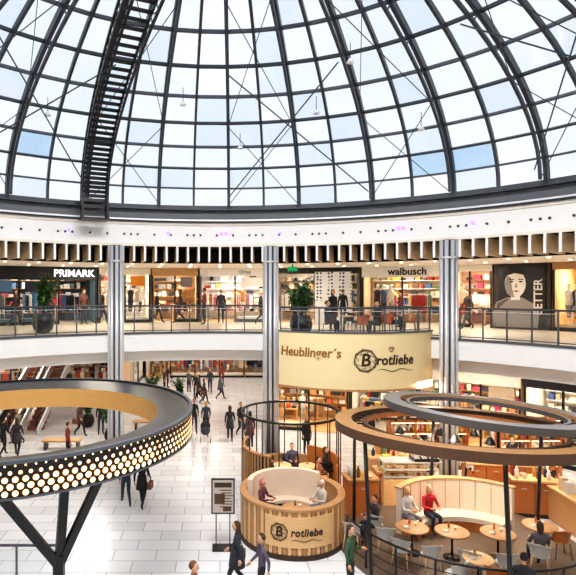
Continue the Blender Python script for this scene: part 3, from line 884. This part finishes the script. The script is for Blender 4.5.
def shelving(loc, wd, seed):
    rg = random.Random(seed); mb = MB(); nn = int(wd / 1.0)
    for i in range(nn + 1): mb.box((-wd / 2 + wd * i / nn, 0, 1.2), (.06, .4, 2.4), woodo)
    for z in (.1, .6, 1.1, 1.6, 2.05, 2.4):
        mb.box((0, 0, z), (wd, .42, .04), woodo)
        mb.box((0, -.18, z - .03), (wd - .1, .02, .015), lampw)
        if z < 2.3:
            x = -wd / 2 + .12
            while x < wd / 2 - .1:
                h = rg.uniform(.12, .3); m = rg.choice(NE + pl(4, 9, 11, 10, 6, 12)); mb.lathe([(.06, z + .02), (.06, z + .02 + h * .7), (.025, z + .02 + h)], (x, 0, 0), m, 8); x += rg.uniform(.13, .22)
    o = mb.obj('back_bar_shelving'); o.location = loc
shelving((8.6, 21.6, 0), 3.2, 4)
shelving((12.2, 20.6, 0), 2.4, 6)
mb = MB()
for i in range(4):
    mb.box((-1.35 + i * .9, 0, 0), (.8, .04, .5), signbrown)
    for q in range(4): mb.box((-1.4 + i * .9, -.025, .14 - q * .09), (.5 - .08 * (q % 2), .005, .025), PAL[16])
    mb.tube([(-1.35 + i * .9, 0, .25), (-1.35 + i * .9, 0, .7)], .01, black, 4)
o = mb.obj('hanging_menu_boards'); o.location = (8.0, 20.0, 2.75)
area('kiosk_lamp', (6.8, 16.2, 3.2), 1.0, 120, (1, .82, .6))
area('kiosk_lamp', (7.4, 18.9, 4.2), 1.0, 160, (1, .8, .56))
area('kiosk_lamp', (10.2, 17.8, 3.4), 1.0, 100, (1, .8, .56))
area('kiosk_lamp', (2.6, 19.2, 3.85), 1.0, 75, (1, .82, .6))
for px, y, z in ((420, 16, 2.7), (455, 16.3, 2.75), (490, 16.2, 2.7), (400, 18.2, 2.5), (440, 18.0, 2.5), (475, 17.9, 2.5), (520, 18.0, 2.5), (550, 17.6, 2.5)):
    mb = MB()
    mb.tube([(0, 0, .2), (0, 0, .75)], .008, black, 4)
    mb.lathe([(.04, .22), (.07, .2), (.17, .02), (.18, 0), (.16, 0), (.05, .18)], (0, 0, 0), black, 16)
    mb.ball((0, 0, .06), (.06, .06, .07), lampw, 8)
    o = mb.obj('pendant_lamp'); o.location = (X(px, y), y, z)

# upper cafe balcony furniture
for px, y, m in ((330, 20.0, chB), (386, 19.9, chR), (362, 19.5, chR), (350, 21.6, chB), (410, 20.5, chW)):
    inst(m, 'cafe_chair', (X(px, y), y, F1 + .012), random.uniform(0, 6), 1.0)
for px, y in ((374, 20.7), (344, 20.3), (400, 21.4)):
    inst(tb, 'cafe_table', (X(px, y), y, F1 + .012))

# menu board
mb = MB()
mb.box((0, 0, 1.52), (.68, .05, 1.02), black)
mb.box((0, -.03, 1.52), (.60, .01, .94), M('menu_paper', (190, 178, 168), .6))
mb.box((0, -.037, 1.85), (.5, .006, .14), signbrown)
mb.box((-.1, -.037, 1.45), (.3, .006, .3), woodd)
for i in range(7): mb.box((.08 + .02 * (i % 3), -.038, 1.7 - i * .08), (.34 - .05 * (i % 2), .006, .025), signbrown)
mb.box((.12, -.037, 1.15), (.24, .006, .12), woodd)
for sx in (-.2, .2): mb.tube([(sx, 0, .04), (sx, 0, 1.02)], .018, black, 6)
mb.box((0, 0, .02), (.62, .42, .035), black)
mb.obj('menu_board_stand', (X(223, 15.1), 15.1, 0))
mb = MB()
rail(mb, lambda s: (-8.2 + s * 4.05, 13.2, 0), 4, 4, 0, 1.02)
mb.obj('glass_barrier')
for px, y in ((62, 24.5), (150, 28)):
    mb = MB()
    mb.box((0, 0, .42), (1.8, .5, .06), wood)
    for x in (-.75, .75): mb.box((x, 0, .2), (.08, .45, .4), steel)
    for i in range(4): mb.box((0, -.19 + i * .125, .46), (1.8, .1, .02), woodl)
    mb.obj('bench', (X(px, y), y, 0))

# ------------------------------------------------------------------ people
skinm = M('skin', (214, 164, 134), .6); skind = M('skin_dark', (150, 104, 80), .6)
eyem = M('eye_dark', (40, 30, 28), .4); lipm = M('lip', (176, 96, 90), .5)
def person_mesh(pose='stand', longhair=False, coat=False, bag=False):
    J = {}
    def j(n, x, y, z, r): J[n] = (Vector((x, y, z)), r)
    j('pel', 0, 0, .95, .135); j('sp', 0, 0, 1.10, .125); j('ch', 0, 0, 1.27, .15); j('uc', 0, .0, 1.40, .12); j('nb', 0, .0, 1.475, .06); j('nt', 0, -.012, 1.56, .052)
    arms = {'stand': (((.225, .03, 1.13), (.235, -.05, .89)),) * 2,
            'walk': (((.23, .12, 1.14), (.235, .1, .92)), ((.23, -.06, 1.13), (.22, -.24, .98))),
            'sit': (((.25, -.10, 1.15), (.13, -.34, 1.18)),) * 2,
            'phone': (((.22, -.02, 1.13), (.12, -.27, 1.22)), ((.225, .03, 1.13), (.235, -.05, .89))),
            'push': (((.22, -.05, 1.14), (.2, -.36, 1.08)),) * 2}[pose]
    if pose in ('walk', 'push'):
        legs = (((.09, -.17, .53), (.09, -.27, .10), (.1, -.42, .055)), ((.09, -.03, .50), (.09, .30, .17), (.1, .22, .04)))
    elif pose == 'sit':
        legs = (((.11, -.43, .96), (.11, -.44, .54), (.12, -.59, .48)), ((.11, -.43, .96), (.11, -.36, .54), (.12, -.51, .48)))
    else:
        legs = (((.10, -.02, .5), (.10, .02, .09), (.12, -.14, .04)), ((.11, -.03, .5), (.12, .0, .09), (.15, -.15, .04)))
    B = [('pel', 'sp', 1), ('sp', 'ch', 1), ('ch', 'uc', 1), ('uc', 'nb', 1), ('nb', 'nt', 0)]
    for i, sd in enumerate((1, -1)):
        s_ = 'r' if sd > 0 else 'l'
        (e, w_) = arms[i]; (kn, an, to) = legs[i]
        j('sh' + s_, sd * .165, .0, 1.405, .066); j('el' + s_, sd * e[0], e[1], e[2], .046); j('wr' + s_, sd * w_[0], w_[1], w_[2], .03)
        j('hp' + s_, sd * .09, 0, .89, .098); j('kn' + s_, sd * kn[0], kn[1], kn[2], .066)
        mid = (Vector(kn) * .6 + Vector(an) * .4); j('cf' + s_, sd * mid.x, mid.y + .012, mid.z, .056)
        j('an' + s_, sd * an[0], an[1], an[2], .04); j('to' + s_, sd * to[0], to[1], to[2], .036)
        B += [('uc', 'sh' + s_, 1), ('sh' + s_, 'el' + s_, 1), ('el' + s_, 'wr' + s_, 1), ('pel', 'hp' + s_, 2), ('hp' + s_, 'kn' + s_, 2), ('kn' + s_, 'cf' + s_, 2), ('cf' + s_, 'an' + s_, 2), ('an' + s_, 'to' + s_, 3)]
    names = list(J); idx = {n: i for i, n in enumerate(names)}
    me = bpy.data.meshes.new('sk'); me.from_pydata([J[n][0] for n in names], [(idx[a], idx[b]) for a, b, _ in B], [])
    ob = bpy.data.objects.new('sk', me); COL.objects.link(ob)
    md = ob.modifiers.new('Skin', 'SKIN'); md.use_smooth_shade = True
    for i, n in enumerate(names):
        sv = me.skin_vertices[0].data[i]; sv.radius = (J[n][1], J[n][1]); sv.use_root = (i == 0)
    ss = ob.modifiers.new('Sub', 'SUBSURF'); ss.levels = 1
    dg = bpy.context.evaluated_depsgraph_get()
    ev = bpy.data.meshes.new_from_object(ob.evaluated_get(dg))
    co_ = [v.co.copy() for v in ev.vertices]
    def near(p):
        best = None
        for a, b, zn in B:
            A, ra = J[a]; C, rb = J[b]; d = C - A; t = max(0, min(1, (p - A).dot(d) / d.length_squared))
            q = (p - A - d * t).length - (ra + (rb - ra) * t)
            if best is None or q < best[0]: best = (q, zn, a)
        return best
    out = MB(); ZM = [skinm, PAL[2], PAL[5], black, woodd, eyem]
    for m in ZM: out.mi(m)
    nv = [c.copy() for c in co_]
    for c in nv:
        b = near(c)
        if b[2] in ('pel', 'sp', 'ch', 'uc') and abs(c.x) < .2: c.y *= .76
    groups = {}
    for p in ev.polygons:
        ce = sum((co_[i] for i in p.vertices), Vector()) / len(p.vertices)
        zn = near(ce)[1]; groups.setdefault(zn, []).append(tuple(p.vertices))
    o = len(out.v); out.v += [tuple(c) for c in nv]
    for zn, fs in groups.items():
        for f in fs: out.f.append(tuple(o + k for k in f)); out.m.append(zn); out.sm.append(True)
    bpy.data.objects.remove(ob); bpy.data.meshes.remove(ev)
    hc = (0, -.02, 1.645)
    def hf(q, p):
        if p.z < -.2: q.x *= 1 - .28 * (-p.z - .2); q.y = q.y * (1 - .12 * (-p.z)) - .012
        return q
    out.ball(hc, (.077, .096, .118), skinm, 14, hf)
    out.tube([(0, -.112, 1.66), (0, -.135, 1.625), (0, -.112, 1.615)], [.008, .014, .009], skinm, 6)
    for sd in (-1, 1):
        out.ball((sd * .03, -.105, 1.655), (.012, .008, .008), eyem, 6)
        out.tube([(sd * .015, -.112, 1.675), (sd * .045, -.105, 1.675)], .004, woodd, 4)
        out.ball((sd * .078, -.01, 1.64), (.012, .02, .03), skinm, 6)
    out.tube([(-.022, -.105, 1.588), (0, -.112, 1.586), (.022, -.105, 1.588)], .005, lipm, 5)
    def hr(q, p):
        if p.y < -.35 and p.z < .55:
            q.y = -.04; q.x *= .8
            if p.z < 0: q.z = max(q.z, .0)
        if longhair and p.z < 0 and p.y > -.35:
            q.z *= 2.3; q.y = q.y * .8 + .02; q.x *= 1.05
        elif p.z < -.35: q.z = max(q.z, -.045); q.x *= .95
        return q
    out.ball((0, -.005, 1.665), (.087, .1, .112), woodd, 14, hr)
    if coat:
        out.lathe([(.155, 1.12), (.17, .98), (.19, .84), (.21, .66), (.19, .67), (.15, .9)], (0, 0, 0), PAL[2], 18)
    if bag:
        bgm = M('handbag', (120, 70, 44), .5)
        out.box((-.31, .02, .82), (.12, .3, .24), bgm)
        out.tube([(-.30, -.1, .93), (-.2, -.02, 1.2), (-.15, 0, 1.47), (-.2, .06, 1.2), (-.30, .13, .93)], .012, bgm, 5)
    for i, sd in enumerate((1, -1)):
        s_ = 'r' if sd > 0 else 'l'
        wv = J['wr' + s_][0]; d = (wv - J['el' + s_][0]).normalized()
        side = d.cross(Vector((1, 0, 0))); side = side.normalized() if side.length > .1 else Vector((0, 1, 0))
        inn = Vector((-sd, 0, 0)); inn = (inn - d * inn.dot(d)).normalized()
        palm = wv + d * .085
        out.tube([wv - d * .01, wv + d * .04, palm], [.028, .036, .034], skinm, 8)
        for k, ln in enumerate((.075, .085, .08, .062)):
            b = palm + side * (-.027 + .018 * k)
            out.tube([b - d * .02, b + d * ln * .45 + inn * .008, b + d * ln * .8 + inn * .026], [.0095, .009, .007], skinm, 5)
        b = wv + d * .03 - side * .03
        out.tube([b, b - side * .02 + d * .03 + inn * .01, b - side * .02 + d * .06 + inn * .022], [.012, .011, .008], skinm, 5)
    if pose == 'sit':
        out.v = [(x, y, z - .445) for x, y, z in out.v]
    me2 = out.mesh('person_' + pose)
    return me2, out.mats
TP = {}
for key in (('stand', 0, 0), ('stand', 1, 1), ('walk', 0, 0), ('walk', 1, 1), ('sit', 0, 0), ('sit', 1, 0), ('phone', 0, 0), ('push', 1, 0)):
    TP[key] = person_mesh(key[0], bool(key[1]), bool(key[2]))
TP[('walk', 1, 2)] = person_mesh('walk', True, True, True)
def PM(c): return M('cloth_%d_%d_%d' % c, c, .8)
def person(name, px, y, z, key, head, top, pants, hair, sc=1.0, skin=None, x=None):
    me, mats = TP[key]
    ob = inst(me, name, (X(px, y) if x is None else x, y, z), rad(head), sc)
    repl = {'skin': skin or skinm, 'cloth_2': PM(top), 'cloth_5': PM(pants), 'dark_walnut': PM(hair)}
    for i, s_ in enumerate(ob.material_slots):
        n = me.materials[i].name
        if n in repl: s_.link = 'OBJECT'; s_.material = repl[n]
    return ob
BK = (34, 34, 40); NV = (44, 52, 74); BR_ = (70, 48, 34); BL = (206, 168, 112); GY = (120, 120, 126)
st, stc, wk, wkc, si, sil, phn, psh = ('stand', 0, 0), ('stand', 1, 1), ('walk', 0, 0), ('walk', 1, 1), ('sit', 0, 0), ('sit', 1, 0), ('phone', 0, 0), ('push', 1, 0)
wkb = ('walk', 1, 2)
# lower level walkers
person('shopper', 3, 23.4, 0, wk, 160, BK, BK, BR_)
person('shopper', 17, 23.3, 0, wkc, 190, (60, 50, 60), BK, BR_)
person('shopper', 68, 22.6, 0, st, 120, (150, 60, 56), BK, BR_)
person('shopper', 80, 26.7, 0, wkb, 60, (90, 70, 60), BK, BR_)
person('shopper', 101, 27, 0, st, 20, BK, NV, BR_)
person('shopper', 126, 18.1, 0, wk, 200, (50, 56, 76), NV, BR_, x=-3.27)
person('shopper', 142, 17.9, 0, wkb, 170, BK, BK, BK)
person('shopper', 194, 27.4, 0, wk, 10, BK, NV, BR_)
person('shopper', 206, 26.8, 0, psh, 0, (70, 74, 84), BK, BL)
person('shopper', 230, 25.8, 0, wkc, 180, (46, 46, 56), BK, BR_)
person('shopper', 241, 26.6, 0, wk, 30, BK, BK, BR_)
person('shopper', 250, 24.6, 0, stc, 200, (90, 50, 54), BK, BK)
person('shopper', 210, 38, 0, wk, 0, (60, 60, 70), NV, BR_)
person('shopper', 222, 41, 0, wkc, 180, (150, 70, 60), BK, BR_)
person('shopper', 196, 36, 0, st, 0, BK, BK, BR_)
# foreground passers-by
person('shopper', 237, 12.9, 0, wkb, -100, (44, 46, 56), BK, BR_)
person('shopper', 262, 12.4, 0, wk, -80, (90, 84, 100), BK, BR_, .96)
person('shopper', 350, 12.7, 0, phn, 60, (60, 92, 64), (50, 48, 44), BR_)
person('shopper', 193, 11.0, 0, wk, 80, (170, 70, 60), NV, (110, 66, 40))
person('shopper', 524, 11.35, 0, st, 150, (40, 40, 46), BK, (30, 28, 30))
# upper gallery
person('shopper', 221, 27.3, F1 + .012, st, 0, (56, 60, 74), BK, BR_)
person('shopper', 102, 25.0, F1 + .012, wk, 80, BK, BK, BR_)
person('shopper', 15, 24.5, F1 + .012, wkc, 100, (70, 60, 60), BK, BR_)
person('shopper', 84, 26.2, F1 + .012, st, 30, (110, 70, 60), NV, BR_)
person('shopper', 157, 27.2, F1 + .012, wk, 90, BK, BK, BR_)
person('shopper', 180, 27.3, F1 + .012, wkc, -80, (90, 70, 70), BK, BR_)
person('shopper', 333, 22.4, F1 + .012, stc, 30, BK, BK, BR_)
person('seated_customer', 327, 20.6, F1 + .012, si, 60, BK, NV, BR_)
person('seated_customer', 378, 19.9, F1 + .012, sil, -70, (60, 56, 60), BK, BR_)
person('seated_customer', 392, 20.9, F1 + .012, si, 60, (120, 84, 60), NV, (180, 170, 160))
# booth women
person('seated_customer', 262, 16.1, .19 + .22, sil, 60, (110, 56, 66), BK, (196, 110, 124), .95)
person('seated_customer', 322, 16.0, .19 + .22, sil, -60, (206, 196, 186), GY, (222, 206, 196), .95)
# enclosure people
person('seated_customer', 272, 19.0, .15, si, -90, BK, NV, BR_)
person('seated_customer', 325, 20.0, .15, sil, 70, BK, BK, BR_)
person('seated_customer', 292, 20.5, .15, si, 0, (80, 76, 90), BK, BK)
person('seated_customer', 318, 18.8, .15, si, 50, (170, 120, 90), BK, BK)
# banquette people
person('seated_customer', 407, 15.78, .12 + .08, sil, 25, (206, 200, 196), (120, 116, 126), BL)
person('seated_customer', 429, 15.95, .12 + .08, sil, 10, (190, 40, 48), NV, (196, 150, 110))
person('seated_customer', 375, 15.4, .12, si, -70, (60, 60, 70), NV, BR_)
person('seated_customer', 540, 13.6, .12, sil, 170, (90, 84, 90), NV, BR_)
# staff
person('barista', 430, 19.1, 0, phn, 10, (226, 222, 216), BK, BR_)
person('barista', 512, 20.2, 0, st, 20, (60, 54, 56), BK, BL)
person('barista', 470, 19.1, 0, psh, 170, (226, 222, 216), BK, BR_)
# crowd
rg = random.Random(21)
tops = [BK, NV, (70, 60, 60), (130, 50, 46), (96, 92, 96), (150, 140, 130), (50, 76, 104), (190, 116, 60), (40, 44, 40)]
placed = [(o.location.x, o.location.y, o.location.z > 3) for o in bpy.data.objects if o.name.startswith(('shopper', 'potted', 'bench', 'seated'))]
placed += [(12.2, 20.6, False), (11.4, 20.6, False), (13, 20.6, False)]
def crowd(n, fn, z):
    c = 0; tries = 0
    while c < n and tries < 400:
        tries += 1
        x, y = fn()
        if any(abs(x - a) < .8 and abs(y - b) < .8 and (z > 3) == u for a, b, u in placed): continue
        placed.append((x, y, z > 3)); c += 1
        person('shopper', 0, y, z, rg.choice([wk, wkc, wk, wkb, st, stc, phn]), rg.choice([90, -90, 80, -100, 0, 180, 30, 150]), rg.choice(tops), rg.choice([BK, BK, NV, (70, 66, 60)]), rg.choice([BR_, BK, BL, (110, 76, 50)]), rg.uniform(.93, 1.04), x=x)
def up():
    a = rg.uniform(-33, 38); r = rg.uniform(17.0, 18.9); p = P(a, r, 0); return p[0], p[1]
def lo():
    return rg.uniform(-13, -7), rg.uniform(22.6, 26.3)
def co1():
    return rg.uniform(-5.6, 2.2), rg.uniform(31, 43)
def co2():
    a = rg.uniform(12, 50); r = rg.uniform(15.5, 18.9); p = P(a, r, 0); return p[0], p[1]
crowd(8, up, F1 + .012); crowd(5, lo, 0); crowd(6, co1, 0); crowd(8, co2, 0)
# stroller
mb = MB()
for sx in (-.25, .25):
    for sy in (-.3, .3):
        mb.tube([(sx - .015, sy, .1), (sx + .015, sy, .1)], .1, black, 12)
    mb.tube([(sx, -.3, .1), (sx, .1, .55), (sx, .55, 1.05)], .015, chrome, 6)
    mb.tube([(sx, .3, .1), (sx, 0, .5)], .015, chrome, 6)
mb.tube([(-.25, .55, 1.05), (.25, .55, 1.05)], .02, black, 6)
mb.ball((0, -.05, .55), (.24, .36, .22), PAL[2], 14)
mb.ball((0, .12, .72), (.25, .25, .26), PAL[7], 14)
sm = mb.mesh('stroller')
inst(sm, 'stroller', (X(206, 26.8), 25.8, 0), 0)
print('verts', sum(len(m.vertices) for m in bpy.data.meshes))
